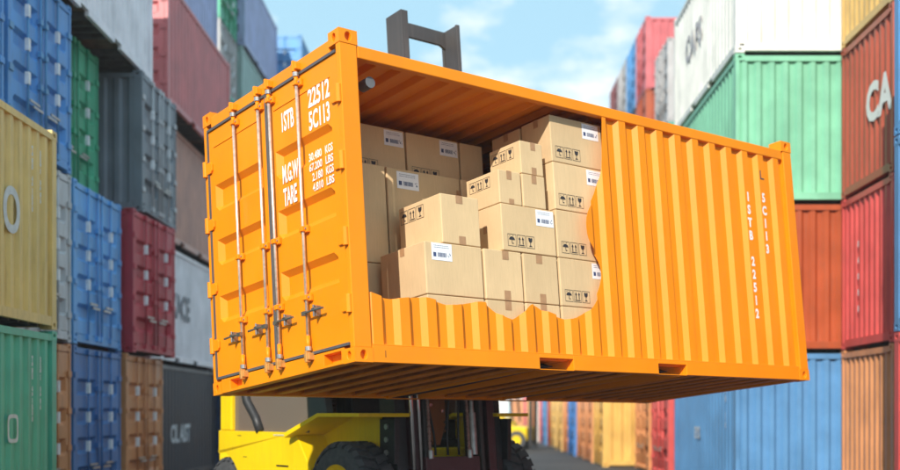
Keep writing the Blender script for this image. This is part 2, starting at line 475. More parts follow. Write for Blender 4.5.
def C(name, col, **k): return paint('container_' + name, col, **k)
cols = {
 'tan': C('tan', (0.78, 0.57, 0.21)), 'teal': C('teal', (0.11, 0.50, 0.36)), 'orange_brown': C('orange_brown', (0.66, 0.27, 0.10)),
 'grey': C('light_grey', (0.56, 0.57, 0.60)), 'blue': C('blue', (0.09, 0.32, 0.74)), 'blue2': C('mid_blue', (0.14, 0.42, 0.84)),
 'dark_blue': C('dark_blue', (0.055, 0.20, 0.50)), 'green': C('green', (0.06, 0.42, 0.24)), 'white': C('white', (0.90, 0.87, 0.92), dirt=0.12),
 'charcoal': C('charcoal', (0.06, 0.065, 0.08)), 'slate': C('slate', (0.19, 0.22, 0.26)), 'red': C('red', (0.52, 0.045, 0.07)), 'crimson': C('crimson', (0.66, 0.20, 0.20)),
 'rose': C('rose_brown', (0.60, 0.32, 0.25)), 'lavender': C('lavender', (0.42, 0.47, 0.72)), 'pale_green': C('pale_green', (0.36, 0.52, 0.48)),
 'navy': C('navy', (0.02, 0.05, 0.13)), 'sky_blue': C('sky_blue', (0.10, 0.32, 0.62)),
 'mint': C('mint', (0.21, 0.52, 0.33), dirt=0.06), 'cream': C('cream_white', (0.78, 0.77, 0.70), dirt=0.05), 'vermilion': C('vermilion', (0.42, 0.075, 0.018)),
 'steel_blue': C('steel_blue', (0.10, 0.26, 0.48), dirt=0.1), 'rust': C('rust_red', (0.40, 0.078, 0.04)), 'coral': C('coral_red', (0.62, 0.085, 0.075)),
 'peach': C('peach', (0.68, 0.29, 0.12)), 'sand': C('sand_yellow', (0.66, 0.42, 0.13)), 'yellow': C('warm_yellow', (0.72, 0.42, 0.10)), 'pink': C('pink', (0.60, 0.13, 0.14)),
 'beige': C('beige_grey', (0.45, 0.43, 0.42)), 'maroon': C('maroon', (0.22, 0.06, 0.06)),
}
def left(kind, xp, y0, tier, col, label, jit=0.0, group='containers stacked along the left side', detail=2, rod=None):
    z = (tier - 1) * TIER
    if kind == 'long': c = (xp - BW / 2, y0 + BL / 2, z); th = 0.0
    else: c = (xp - BL / 2, y0 + BW / 2, z); th = R(90)
    return container(c, th + R(jit), cols[col], label, group, detail, rod=rod)
def right(kind, xp, y0, tier, col, label, jit=0.0, group='containers stacked along the right side', detail=2, rod=None):
    z = (tier - 1) * TIER
    if kind == 'long': c = (xp + BW / 2, y0 + BL / 2, z); th = R(180)
    elif kind == 'door': c = (xp + BL / 2, y0 + BW / 2, z); th = R(-90)
    else: c = (xp + BL / 2, y0 + BW / 2, z); th = R(90)
    return container(c, th + R(jit), cols[col], label, group, detail, rod=rod)

lg = flat('door_fitting_grey', (0.5, 0.52, 0.55), 0.5, 0.2)
# ---- left row
teal = left('long', -5.43, 9.04, 1, 'teal', 'teal green container at the lower left corner with a pale rounded box mark')
tan = left('long', -5.43, 9.04, 2, 'tan', 'tan container with a pale ring mark, on the teal one at the left edge')
left('door', -6.2, 12.85, 3, 'blue', 'blue container on the tan one, a sliver at the upper left edge')
left('door', -6.2, 15.42, 1, 'orange_brown', 'orange brown container doors just right of the teal container')
left('door', -6.2, 15.42, 2, 'grey', 'light grey container doors between the tan and the blue container')
left('door', -6.2, 15.42, 3, 'blue', 'blue container with two large doors above the tan container', rod=cols['sky_blue'])
left('door', -6.2, 17.97, 1, 'dark_blue', 'dark blue container doors at the bottom, under the brighter blue one')
left('door', -6.2, 17.97, 2, 'blue2', 'bright blue container doors between the green one and the dark blue one')
left('door', -6.6, 17.97, 3, 'green', 'green container doors under the overhanging white container')
white_l = left('long', -6.1, 16.04, 4, 'white', 'white container overhanging the green doors at the upper left')
left('door', -6.15, 20.55, 1, 'orange_brown', 'orange brown container doors under the red container on the left')
rd = left('door', -5.98, 20.78, 2, 'red', 'dark red container doors turned slightly, above the orange brown doors', jit=-3.0)
left('door', -6.02, 21.1, 3, 'slate', 'slate grey container sticking out, with weathered grey doors', rod=cols['grey'])
char = left('long', -6.6, 23.75, 1, 'charcoal', 'charcoal container with pale lettering at the bottom, left of the yellow forklift')
wl2 = left('long', -6.6, 23.75, 2, 'white', 'greyish white container with dark lettering beside the orange door end')
left('long', -6.5, 23.8, 3, 'rose', 'rose brown container behind the upper left corner of the orange container')
left('long', -6.14, 23.36, 4, 'crimson', 'faded red container with pale edges high on the left')
left('long', -6.8, 24.9, 5, 'lavender', 'lavender container on top of the faded red one', detail=1)
left('long', -6.4, 29.95, 1, 'navy', 'navy container at ground level behind the cab of the near forklift', detail=1)
HID = 'shipping container in a far stack, hidden behind the lifted orange container'
HG = 'hidden lower containers of the far stacks'
hc = ['rose', 'blue', 'grey', 'rust', 'teal', 'sand', 'maroon', 'navy']
for t in range(2, 5): left('long', -6.7, 29.95, t, hc[t % 8], HID, group=HG, detail=0)
for t in range(1, 5): left('door', -7.4, 36.06 + 0.0, t, hc[(t + 2) % 8], HID, group=HG, detail=0)
left('door', -7.3, 33.55, 5, 'beige', 'grey container doors high up on the left, farther than the red one')
left('door', -7.3, 33.55, 6, 'green', 'green container doors at the top edge above the far grey doors')
for t in range(1, 5): left('long', -7.2, 38.55 + 0.1, t, hc[(t + 3) % 8], HID, group=HG, detail=0)
left('long', -7.15, 36.1, 5, 'pale_green', 'pale green container under the far lavender one on the left', detail=1)
left('long', -7.07, 36.1, 6, 'lavender', 'lavender blue container high up next to the sky, left of the bright blue one', detail=1)
for t in range(1, 6): left('long', -6.6, 44.75, t, hc[(t + 5) % 8], HID, group=HG, detail=0)
left('long', -6.3, 43.0, 6, 'sky_blue', 'bright blue container at the end of the left row against the sky')

# ---- right row
right('long', 5.67, 9.3, 1, 'coral', 'red container at the right edge of the picture, near the ground')
right('long', 5.67, 9.3, 2, 'steel_blue', 'light blue container at the right edge beside the pink red one')
right('long', 5.67, 9.3, 3, 'sky_blue', 'light blue container at the right edge beside the white letters')
right('end', 6.46, 17.55, 1, 'peach', 'peach orange corrugated container at the lower right, beside the blue one')
pinkc = right('end', 6.46, 17.55, 2, 'coral', 'pink red corrugated container at right with a column of small white characters')
rust = right('end', 6.46, 17.55, 3, 'rust', 'rust red corrugated container at right with large white letters')
right('end', 6.46, 17.55, 4, 'sand', 'sand yellow corrugated container at the upper right corner')
bl2 = right('long', 4.65, 20.12, 1, 'steel_blue', 'blue container at ground level under the right end of the orange one')
right('long', 4.65, 20.12, 2, 'vermilion', 'vermilion container right of the orange one, between green and blue')
right('long', 4.65, 20.12, 3, 'mint', 'mint green container above the right end of the orange container')
cream = right('long', 4.65, 20.12, 4, 'cream', 'bright white container on the mint green one, with dark lettering on its side')
right('door', 4.55, 26.4, 1, 'coral', 'red container doors seen under the orange container beside the blue one')
right('door', 4.5, 28.9, 1, 'orange_brown', 'orange brown container doors seen under the orange container, left of the red doors')
rowc = ['yellow', 'peach', 'peach', 'dark_blue', 'peach', 'sand', 'sand', 'vermilion', 'steel_blue', 'coral', 'cream', 'peach', 'teal', 'sand', 'pink']
rowl = ['warm yellow container facing the camera under the orange container', 'peach container just behind the warm yellow one on the ground',
 'peach container on the ground second behind the warm yellow one', 'dark blue container doors in the far row under the orange container',
 'peach container in the far ground row just beyond the dark blue one', 'sand container in the far ground row, nearer one of a pair',
 'sand container in the far ground row just before the vermilion one', 'vermilion container in the far ground row beyond the sand pair', 'blue container in the far ground row beyond the vermilion one',
 'red container in the far ground row beyond the blue one', 'white container far down the ground row', 'peach container far down the ground row near its end',
 'teal container far down the ground row near its end', 'sand container far down the ground row near its end', 'pink container last in the far ground row']
for i, (c_, l_) in enumerate(zip(rowc, rowl)):
    right('door', 3.68 - 0.03 * i + random.uniform(-.05, .05), 31.7 + 2.5 * i, 1, c_, l_, detail=1, group='far containers along the right ground row')
for t in range(2, 5): right('door', 6.1, 35.3, t, hc[t % 8], HID, group=HG, detail=0)
right('door', 6.07, 35.3, 5, 'beige', 'grey container doors high on the right, left of the bright white one')
for k in range(4):
    y = 41.0 + 2.52 * k
    for t in range(2, 6):
        cc = 'vermilion' if (k == 0 and t == 5) else hc[(t + k) % 8]
        if k == 0 and t == 5: right('door', 6.27, y, t, cc, 'vermilion container under the tall pink one, just above the orange roof', detail=1)
        else: right('door', 6.3, y, t, cc, HID, group=HG, detail=0)
    right('door', 6.27 - 0.02 * k, y, 6, ['pink', 'sky_blue', 'beige', 'maroon'][k],
          ['tall pink container against the sky at right, its side facing the camera', 'blue container doors against the sky, left of the tall pink one',
           'pale grey container doors against the sky, beyond the blue ones', 'maroon container doors farthest along the right skyline'][k], detail=1)
# ---- end of the corridor
for i, (x, c_, l_) in enumerate([(-6.4, 'rose', 'rose container closing the far end of the lane, leftmost'), (0.1, 'cream', 'pale container closing the far end of the lane, behind the far forklift'),
                                 (6.5, 'peach', 'peach container closing the far end of the lane, rightmost')]):
    container((x, 95, 0), R(90), cols[c_], l_, 'containers closing the lane', 0)
for i, (x, c_, l_) in enumerate([(-6.2, 'steel_blue', 'blue container on the rose one at the far end of the lane'), (0.3, 'steel_blue', 'light blue container on the pale one at the far end of the lane')]):
    container((x, 95, TIER), R(90), cols[c_], l_, 'containers closing the lane', 0)

# ---- marks on the stacked containers (parts of those containers)
def rounded(b, cx, cz, rx, rz, th, x, pw=4.0, n=36, sgn=1):
    ou = []; inn = []
    for k in range(n):
        a = 2 * math.pi * k / n; ca, sa = math.cos(a), math.sin(a)
        rr = (abs(ca) ** pw + abs(sa) ** pw) ** (-1 / pw)
        ou.append((x, cx + ca * rr * rx, cz + sa * rr * rz)); inn.append((x, cx + ca * rr * (rx - th), cz + sa * rr * (rz - th)))
    b.add(ou + inn, [(k, (k + 1) % n, n + (k + 1) % n, n + k) for k in range(n)])
hw, hl = BW / 2, BL / 2
PALE = flat('pale_mark', (0.62, 0.66, 0.70), 0.6, 0, 0.12, 10)
b = MB(); rounded(b, 4.60 - hl, 1.33, 0.25, 0.28, 0.10, hw - 0.012, 2.2); b.build('ring_mark', PALE, tan, fix=False)
b = MB(); rounded(b, 4.64 - hl, 1.34, 0.16, 0.17, 0.045, hw - 0.012, 5.0); b.build('box_mark', PALE, teal, fix=False)
def stacked(txt, parent, x, y, ztop, size, m, u, name='lettering', step=None, sx=0.75, bold=0.01):
    for i, chx in enumerate(txt):
        if chx == ' ': continue
        lettering(chx, size, sx, bold, m, parent, (x, y, ztop - (i + 1) * (step or size)), u, (0, 0, 1), 'CENTER', name)
for par in (tan, teal):
    stacked('TGHU 481230', par, hw - 0.011, hl - 0.82, 2.25, 0.075, PALE, (0, 1, 0))
    stacked('22G1 3806', par, hw - 0.011, hl - 0.55, 2.25, 0.075, PALE, (0, 1, 0))
lettering('CIL AIST', 0.55, 0.85, 0.02, PALE, char, (hw - 0.01, -1.4, 0.85), (0, 1, 0), (0, 0, 1))
lettering('XACE', 0.75, 0.9, 0.03, flat('worn_dark_lettering', (0.22, 0.23, 0.26), 0.6, 0, 0.3, 5), wl2, (hw - 0.01, -1.4, 1.05), (0, 1, 0), (0, 0, 1))
# right: containers are turned by 180 deg (long) or 90 deg (end)
lettering('CAPS', 0.72, 1.05, 0.02, flat('faded_lettering', (0.48, 0.44, 0.45), 0.6, 0, 0.3, 6), cream, (hw - 0.01, -1.7, 1.2), (0, 1, 0), (0, 0, 1))
lettering('EYS', 0.32, 1.1, 0.015, PALE, bl2, (hw - 0.01, -0.7, 1.0), (0, 1, 0), (0, 0, 1))
stacked('TRH 10', bl2, hw - 0.01, 2.2, 2.2, 0.16, PALE, (0, 1, 0))
# blind end (local +y) faces the lane: u axis is local -x (seen from outside)
lettering('CA', 0.82, 1.0, 0.035, WHITEPAINT, rust, (0.0, hl - 0.012, 1.02), (-1, 0, 0), (0, 0, 1))
stacked('84888', pinkc, 0.38, hl - 0.012, 1.95, 0.13, WHITEPAINT, (-1, 0, 0), step=0.27)

# ================================================================== the lifted orange container
L, W, H = 6.058, 2.438, 2.72
ORG = paint('orange_paint', (0.90, 0.262, 0.001), rough=0.42, var=0.08, dirt=0.09, spec=0.32, dirtcol=(0.35, 0.12, 0.02), bump=0.12)
CT_LOC = Vector((-0.902564, 9.015919, CAM_H + 0.388813))
CT_ROT = Euler((R(-5.80067), R(0.43739), R(39.09698)), 'XYZ')
CT_M = Matrix.Translation(CT_LOC) @ CT_ROT.to_matrix().to_4x4()
oc = thing('shipping_container', 'orange cut-open container carried by the forklift, showing stacked cardboard boxes', 'container', CT_LOC, CT_ROT)
CHROME = flat('rod_steel', (0.72, 0.58, 0.47), 0.35, 0.55, 0.2, 30)
DSTEEL = flat('handle_steel', (0.26, 0.25, 0.24), 0.38, 0.8, 0.3, 40)
GASK = flat('grey_gasket', (0.085, 0.085, 0.09), 0.55, 0, 0.1)
cl, cw, ch = 0.178, 0.162, 0.118
for ix, (xa, xb) in enumerate(((0, cl), (L - cl, L))):
    for iy, (ya, yb) in enumerate(((0, cw), (W - cw, W))):
        for iz, (za, zb) in enumerate(((0, ch), (H - ch, H))):
            hs = {('x0', 'x1')[ix]: (0.026, 0.034), ('y0', 'y1')[iy]: (0.03, 0.038), ('z0', 'z1')[iz]: (0.05, 0.03)}
            hole_block(xa, xb, ya, yb, za, zb, hs).build('corner_casting', ORG, oc, bevel=0.006, fix=False)
e = 0.004
ZB, ZT = 0.15, 2.50            # wall opening between the rails
for ix, xs in enumerate(((e, 0.17), (L - 0.15, L - e))):
    for ys in ((e, 0.065), (W - 0.065, W - e)):
        b = MB(); b.box(xs[0], xs[1], ys[0], ys[1], ch, H - ch); b.build('corner_post', ORG, oc, bevel=0.006)
POCK = [(1.98, 2.40), (3.56, 3.98)]
for ys, so in (((0.006, 0.075), 1), ((W - 0.075, W - 0.006), -1)):
    b = MB(); b.box(cl, L - cl, ys[0], ys[1], ZT, 2.605); b.build('top_side_rail', ORG, oc, bevel=0.008)
    b = MB()
    lip = (ys[0] - 0.004, ys[1]) if so > 0 else (ys[0], ys[1] + 0.004)
    xs = [cl] + [q for pk in POCK for q in pk] + [L - cl]
    for a, c in ((xs[0], xs[1]), (xs[2], xs[3]), (xs[4], xs[5])): b.box(a, c, ys[0], ys[1], 0.002, 0.14)
    for a, c in POCK: b.box(a, c, ys[0], ys[1], 0.105, 0.14); b.box(a, c, ys[0], ys[1], -0.004, 0.004)
    b.build('bottom_side_rail', ORG, oc, bevel=0.005)
    b = MB(); b.box(cl, L - cl, lip[0] + 0.006, lip[1] - 0.006, 0.14, 0.152); b.build('rail_lip', ORG, oc, bevel=0.003)
for a, c in POCK:      # fork pocket tunnels
    b = MB(); 
    for x in (a, c): b.box(x - 0.005, x + 0.005, 0.075, W - 0.075, 0.0, 0.105)
    b.box(a + 0.006, c - 0.006, 0.075, W - 0.075, 0.097, 0.104)
    b.build('fork_pocket', ORG, oc)
b = MB(); b.box(e, 0.085, cw, W - cw, 2.56, 2.665); b.build('door_header', ORG, oc, bevel=0.006)
b = MB()
SL = [(cw, 0.20), (0.46, 1.87), (2.10, W - cw)]
for a, c in SL: b.box(e, 0.10, a, c, 0.004, 0.135)
for a, c in ((0.20, 0.46), (1.87, 2.10)): b.box(e, 0.10, a, c, 0.112, 0.135); b.box(e, 0.10, a, c, 0.004, 0.025); b.box(0.085, 0.10, a, c, 0.025, 0.112)
b.build('door_sill', ORG, oc, bevel=0.004)
b = MB(); b.box(L - 0.09, L - e, cw, W - cw, 2.55, 2.62); b.build('end_header', ORG, oc, bevel=0.006)
b = MB(); b.box(L - 0.09, L - e, cw, W - cw, 0.004, 0.15); b.build('end_sill', ORG, oc, bevel=0.006)

# near corrugated side with the torn opening
DEP = 0.044
PH0 = 0.43 - 0.276 * 2
xa, xb = 0.17, L - 0.15
BEV = 0.043
seq, cval = corrugation(xa, xb, DEP, 0.276, BEV, start=PH0 - (0.138 - BEV), first_out=False)
cut = [(-0.6, 3.2), (3.03, 3.2), (3.01, 2.54), (2.985, 2.28), (2.96, 2.01), (2.93, 1.86), (2.85, 1.69), (2.77, 1.60), (2.71, 1.50), (2.69, 1.40), (2.70, 1.29), (2.74, 1.22), (2.82, 1.13), (2.88, 1.05),
       (2.90, 0.96), (2.88, 0.87), (2.83, 0.77), (2.77, 0.68), (2.70, 0.60), (2.62, 0.55), (2.54, 0.515), (2.40, 0.475), (2.26, 0.50), (2.17, 0.525), (2.09, 0.545), (2.03, 0.575), (1.98, 0.595), (1.93, 0.588), (1.885, 0.555), (1.84, 0.51), (1.78, 0.465), (1.72, 0.44), (1.65, 0.44), (1.59, 0.46),
       (1.50, 0.51), (1.45, 0.545), (1.40, 0.568), (1.32, 0.572), (1.20, 0.55), (1.08, 0.525), (1.01, 0.522), (0.95, 0.53), (0.83, 0.558), (0.75, 0.568), (0.68, 0.568), (0.54, 0.55), (0.42, 0.533), (0.31, 0.54), (0.22, 0.565), (0.10, 0.59), (-0.6, 0.6)]
def smooth_closed(pts, it=2):
    for _ in range(it):
        q = []
        for i in range(len(pts)):
            a = Vector(pts[i]); c = Vector(pts[(i + 1) % len(pts)])
            q += [tuple(a * .75 + c * .25), tuple(a * .25 + c * .75)]
        pts = q
    return pts
cuts = smooth_closed(cut, 1)
def inside(x, y, poly):
    r = False; n_ = len(poly); j = n_ - 1
    for i in range(n_):
        xi, yi = poly[i]; xj, yj = poly[j]
        if (yi > y) != (yj > y) and x < (xj - xi) * (y - yi) / (yj - yi) + xi: r = not r
        j = i
    return r
vs2 = []; ed = []
for u, _ in seq:
    i0 = len(vs2); vs2 += [Vector((u, ZB)), Vector((u, ZT))]; ed.append((i0, i0 + 1))
for i in range(len(seq) - 1):
    ed += [(2 * i, 2 * i + 2), (2 * i + 1, 2 * i + 3)]
i0 = len(vs2); vs2 += [Vector(q) for q in cuts]; nC = len(cuts)
ed += [(i0 + i, i0 + (i + 1) % nC) for i in range(nC)]
ov, oe, of, *_ = delaunay_2d_cdt(vs2, ed, [], 0, 1e-5)
b = MB(); fs = []
for fc in of:
    cxx = sum(ov[i].x for i in fc) / len(fc); czz = sum(ov[i].y for i in fc) / len(fc)
    if not (xa - 1e-4 < cxx < xb + 1e-4 and ZB < czz < ZT) or inside(cxx, czz, cuts): continue
    fs.append(tuple(fc))
b.add([(q.x, 0.014 + cval(min(max(q.x, xa), xb)), q.y) for q in ov], fs)
b.build('side_wall', ORG, oc, thick=0.004)
sw = oc.children[-1]; sw['label'] = 'corrugated orange side wall torn open in a wavy line'
# far wall, end wall, roof
b = MB(); dd = dict(seq)
b.grid([q[0] for q in seq], [ZB, ZT], lambda u, z: (u, W - 0.014 - dd[u], z)); b.build('side_wall', ORG, oc, thick=0.004)
pr, _ = corrugation(0.065, W - 0.065, 0.04, 0.25, 0.05); dd = dict(pr)
b = MB(); b.grid([q[0] for q in pr], [0.15, 2.55], lambda u, z: (L - 0.02 - dd[u], u, z)); b.build('end_wall', ORG, oc, thick=0.004)
pr, _ = corrugation(0.085, L - 0.09, 0.045, 0.262, 0.04); dd = dict(pr)
b = MB(); b.grid([q[0] for q in pr], [0.07, W - 0.07], lambda u, v: (u, v, 2.598 - dd[u])); b.build('roof', ORG, oc, thick=0.004)
b = MB(); b.box(0.10, L - 0.09, 0.075, W - 0.075, 0.142, 0.168); b.build('floor', flat('floor_boards', (0.38, 0.12, 0.015), 0.8, 0, 0.3, 5), oc)
WEB = flat('web_shade_orange', (0.50, 0.15, 0.012), 0.7, 0, 0.3, 6)  # darker orange puts the shade on the beam webs into their colour
UND = paint('orange_underside', (0.85, 0.25, 0.004), rough=0.5, var=0.2, dirt=0.4, dirtcol=(0.12, 0.05, 0.02))
x = 0.36
while x < L - 0.2:
    if not any(a - 0.08 < x < c + 0.08 for a, c in POCK):
        b = MB(); b.box(x - 0.005, x + 0.005, 0.075, W - 0.075, 0.032, 0.141); cm_ = b.build('cross_member', WEB, oc)
        b = MB(); b.box(x - 0.045, x + 0.045, 0.075, W - 0.075, 0.016, 0.032); b.build('flange', UND, cm_)
    x += 0.30
# inside: vent cover near the roof
b = MB(); b.tube([(0.37, 0.12, 2.37), (0.37, 0.24, 2.37)], 0.048, 16); b.build('vent_cover', flat('vent_plastic', (0.13, 0.13, 0.135), 0.6), oc, smooth=False)

# doors
RY = [0.645, 1.12, 1.32, 1.78]
bands = [(0.665, 0.925), (1.21, 1.465), (1.735, 1.995)]
leaves = []
for (a, c, rods, hs) in ((0.075, 1.212, (0.645, 1.12), 0.035), (1.228, W - 0.075, (1.32, 1.78), W - 0.035)):
    us, zs, d = door_leaf(a, c, 0.165, 2.535, bands, 0.045, mu=0.11, bu=0.06, bt=0.05, bb=0.05)
    b = MB(); nv = len(zs)
    b.add([(0.016 + d(i, j), u, z) for i, u in enumerate(us) for j, z in enumerate(zs)],
          [(i * nv + j, (i + 1) * nv + j, (i + 1) * nv + j + 1, i * nv + j + 1) for i in range(len(us) - 1) for j in range(nv - 1)])
    lf = b.build('door', ORG, oc, thick=0.006); leaves.append(lf)
    # top pressing line of the leaf
    b = MB(); b.box(0.006, 0.0135, a + 0.11, c - 0.11, 2.362, 2.374); b.build('pressed_rib', ORG, lf, bevel=0.002)
    for ry in rods:
        b = MB(); b.tube([(-0.024, ry, 0.20), (-0.024, ry, 2.585)], 0.0135, 12); b.build('lock_rod', CHROME, lf, smooth=True)
        b = MB(); b.tube([(-0.024, ry, 0.175), (-0.024, ry, 0.30)], 0.019, 12); b.tube([(-0.024, ry, 2.44), (-0.024, ry, 2.52)], 0.018, 12); b.build('rod_sleeve', ORG, lf, smooth=True)
        for z0, sgn in ((0.125, 1), (2.60, -1)):
            b = MB(); b.box(-0.05, 0.008, ry - 0.04, ry + 0.04, z0 - 0.03, z0 + 0.03)
            b.box(-0.06, -0.012, ry - 0.014, ry + 0.014, z0 - 0.048, z0 + 0.048)
            b.build('cam_keeper', flat('keeper_steel', (0.62, 0.30, 0.08), 0.4, 0.3, 0.2) if sgn > 0 else ORG, lf, bevel=0.006)
            b = MB(); b.tube([(-0.026, ry, z0 + sgn * 0.05), (-0.026, ry, z0 + sgn * 0.085)], 0.027, 10); b.build('cam_lock', STEEL, lf)
        for z in (1.20, 2.46, 0.62):
            b = MB(); b.box(-0.05, 0.012, ry - 0.028, ry + 0.028, z - 0.022, z + 0.022); b.box(-0.02, 0.012, ry - 0.055, ry + 0.055, z - 0.03, z + 0.03); b.build('rod_guide', ORG, lf, bevel=0.006)
            b = MB(); b.tube([(-0.022, ry - 0.042, z), (-0.03, ry - 0.042, z)], 0.009, 6); b.build('bolt', STEEL, lf)
        # handle with hub and catch
        z = 0.485; s = -1 if ry in (0.645, 1.12) else 1
        y1 = ry + s * 0.29
        b = MB(); b.tube([(-0.052, ry - s * 0.02, z), (-0.056, ry + s * 0.12, z + 0.004), (-0.05, y1, z + 0.002)], [0.010, 0.009, 0.011], 8)
        b.box(-0.062, -0.03, min(ry - 0.03, ry + 0.03), max(ry - 0.03, ry + 0.03), z - 0.018, z + 0.018)
        h_ = b.build('door_handle', DSTEEL, lf)
        b = MB(); yc = ry + s * 0.15
        b.box(-0.04, 0.012, yc - 0.012, yc + 0.012, z - 0.045, z + 0.045); b.tube([(-0.05, yc, z - 0.05), (-0.05, yc, z + 0.05)], 0.010, 8); b.box(-0.062, -0.04, yc - 0.026, yc + 0.026, z + 0.012, z + 0.024)
        b.build('handle_catch', DSTEEL, h_, bevel=0.003)
    for z in (0.47, 1.01, 1.63, 2.18):
        s = 1 if hs < 1 else -1
        b = MB(); b.tube([(-0.008, hs, z - 0.075), (-0.008, hs, z + 0.075)], 0.026, 12)
        b.prism([(hs, z - 0.055), (hs + s * 0.10, z - 0.055), (hs + s * 0.125, z - 0.03), (hs + s * 0.125, z + 0.03), (hs + s * 0.10, z + 0.055), (hs, z + 0.055)], 0, -0.008, 0.012)
        b.build('hinge', ORG, lf, bevel=0.004)
    # grey rubber strips on top, bottom and hinge side of this leaf
    for nm, bx in (('top', (a, c, 2.535, 2.558)), ('bottom', (a, c, 0.142, 0.165)), ('edge', (c - 0.012, c + 0.006, 0.165, 2.535))):
        if nm == 'edge' and hs < 1: continue
        b = MB(); b.box(-0.002, 0.013, *bx); b.build('gasket', GASK, lf)
b = MB(); b.box(-0.004, 0.014, 1.2, 1.238, 0.166, 2.534); b.build('gasket', GASK, oc, bevel=0.004)

# lettering on the right-hand leaf (reads towards -Y)
du, dv = (0, -1, 0), (0, 0, 1); xf = 0.0085
def dl(t, y, z, w, h, bold=0.03, x=xf):
    """text fitted to a width and height"""
    me = text_mesh(t, 1.0, 1.0, bold * 1.0)
    xs = [v.co.x for v in me.vertices]; ys = [v.co.y for v in me.vertices]
    for v in me.vertices:
        a = (v.co.x - min(xs)) / (max(xs) - min(xs)) * w; c = (v.co.y - min(ys)) / (max(ys) - min(ys)) * h
        v.co = (x, y - a, z + c)
    return put('lettering', me, WHITEPAINT, leaves[0])
dl('1STB', 0.968, 2.13, 0.205, 0.175); dl('22512', 0.525, 2.205, 0.335, 0.165); dl('5C113', 0.525, 2.01, 0.325, 0.165)
dl('M.G.W', 0.985, 1.675, 0.265, 0.165, x=0.004); dl('TARE', 0.985, 1.475, 0.225, 0.16, x=0.004)
for i, (a, c) in enumerate((('30.480', 'KGS'), ('67.200', 'LBS'), ('2.180', 'KGS'), ('4.810', 'LBS'))):
    z = 1.752 - 0.088 * i
    dl(a, 0.545 if i < 2 else 0.505, z, 0.20 if i < 2 else 0.165, 0.068, 0.02, x=0.004); dl(c, 0.29, z, 0.115, 0.068, 0.02, x=0.004)
# stacked characters on the side wall
def sl(txt, X, ztop, step, size):
    for i, chx in enumerate(txt):
        if chx == ' ': continue
        lettering(chx, size, 0.8, 0.006, WHITEPAINT, sw, (X, 0.0105, ztop - (i + 1) * step), (1, 0, 0), (0, 0, 1), 'CENTER')
def outer_centre(X):
    k = round((X - (PH0 + BEV + (0.138 - BEV) / 2)) / 0.276); return PH0 + BEV + (0.138 - BEV) / 2 + k * 0.276
sl('1STB 22512', outer_centre(5.16), 2.09, 0.143, 0.135)
sl('5C113', outer_centre(5.46), 2.11, 0.143, 0.135)
b = MB(); X0 = outer_centre(5.46)
b.box(X0 - 0.03, X0 - 0.015, 0.009, 0.0112, 2.22, 2.32); b.box(X0 - 0.015, X0 + 0.035, 0.009, 0.0112, 2.22, 2.235); b.build('corner_mark', DARKPAINT, sw)
for X, z in ((0.30, 0.07),): 
    b = MB(); b.box(X - 0.004, X + 0.004, 0.003, 0.0065, 0.045, 0.10); b.build('weld_seam', flat('seam_brown', (0.3, 0.1, 0.01), 0.6), oc)  # thin dark brown strip on the near bottom rail

# ------------------------------------------------------------------ cardboard boxes inside
CARD = cardboard_mat('cardboard', (0.69, 0.485, 0.265))
TAPE = flat('parcel_tape', (0.42, 0.23, 0.11), 0.35, 0, 0.1)
PAPER = flat('label_paper', (0.82, 0.82, 0.82), 0.6, 0, 0.03)
INK = flat('printing_ink', (0.03, 0.027, 0.03), 0.6)
BLUEINK = flat('label_ink', (0.05, 0.07, 0.16), 0.6)

def box_frame(face, w, d, h):
    """origin, u, v, n of a face; local box centred in x,y with z from 0"""
    if face == 'front': return Vector((-w / 2, -d / 2, 0)), Vector((1, 0, 0)), Vector((0, 0, 1)), Vector((0, -1, 0)), w
    return Vector((-w / 2, d / 2, 0)), Vector((0, -1, 0)), Vector((0, 0, 1)), Vector((-1, 0, 0)), d     # left face seen from the doors

def rect(b, o, u, v, n, x0, x1, y0, y1, off):
    b.add([o + u * x0 + v * y0 + n * off, o + u * x1 + v * y0 + n * off, o + u * x1 + v * y1 + n * off, o + u * x0 + v * y1 + n * off], [(0, 1, 2, 3)])
def poly(b, o, u, v, n, pts, off):
    b.add([o + u * x + v * y + n * off for x, y in pts], [tuple(range(len(pts)))])

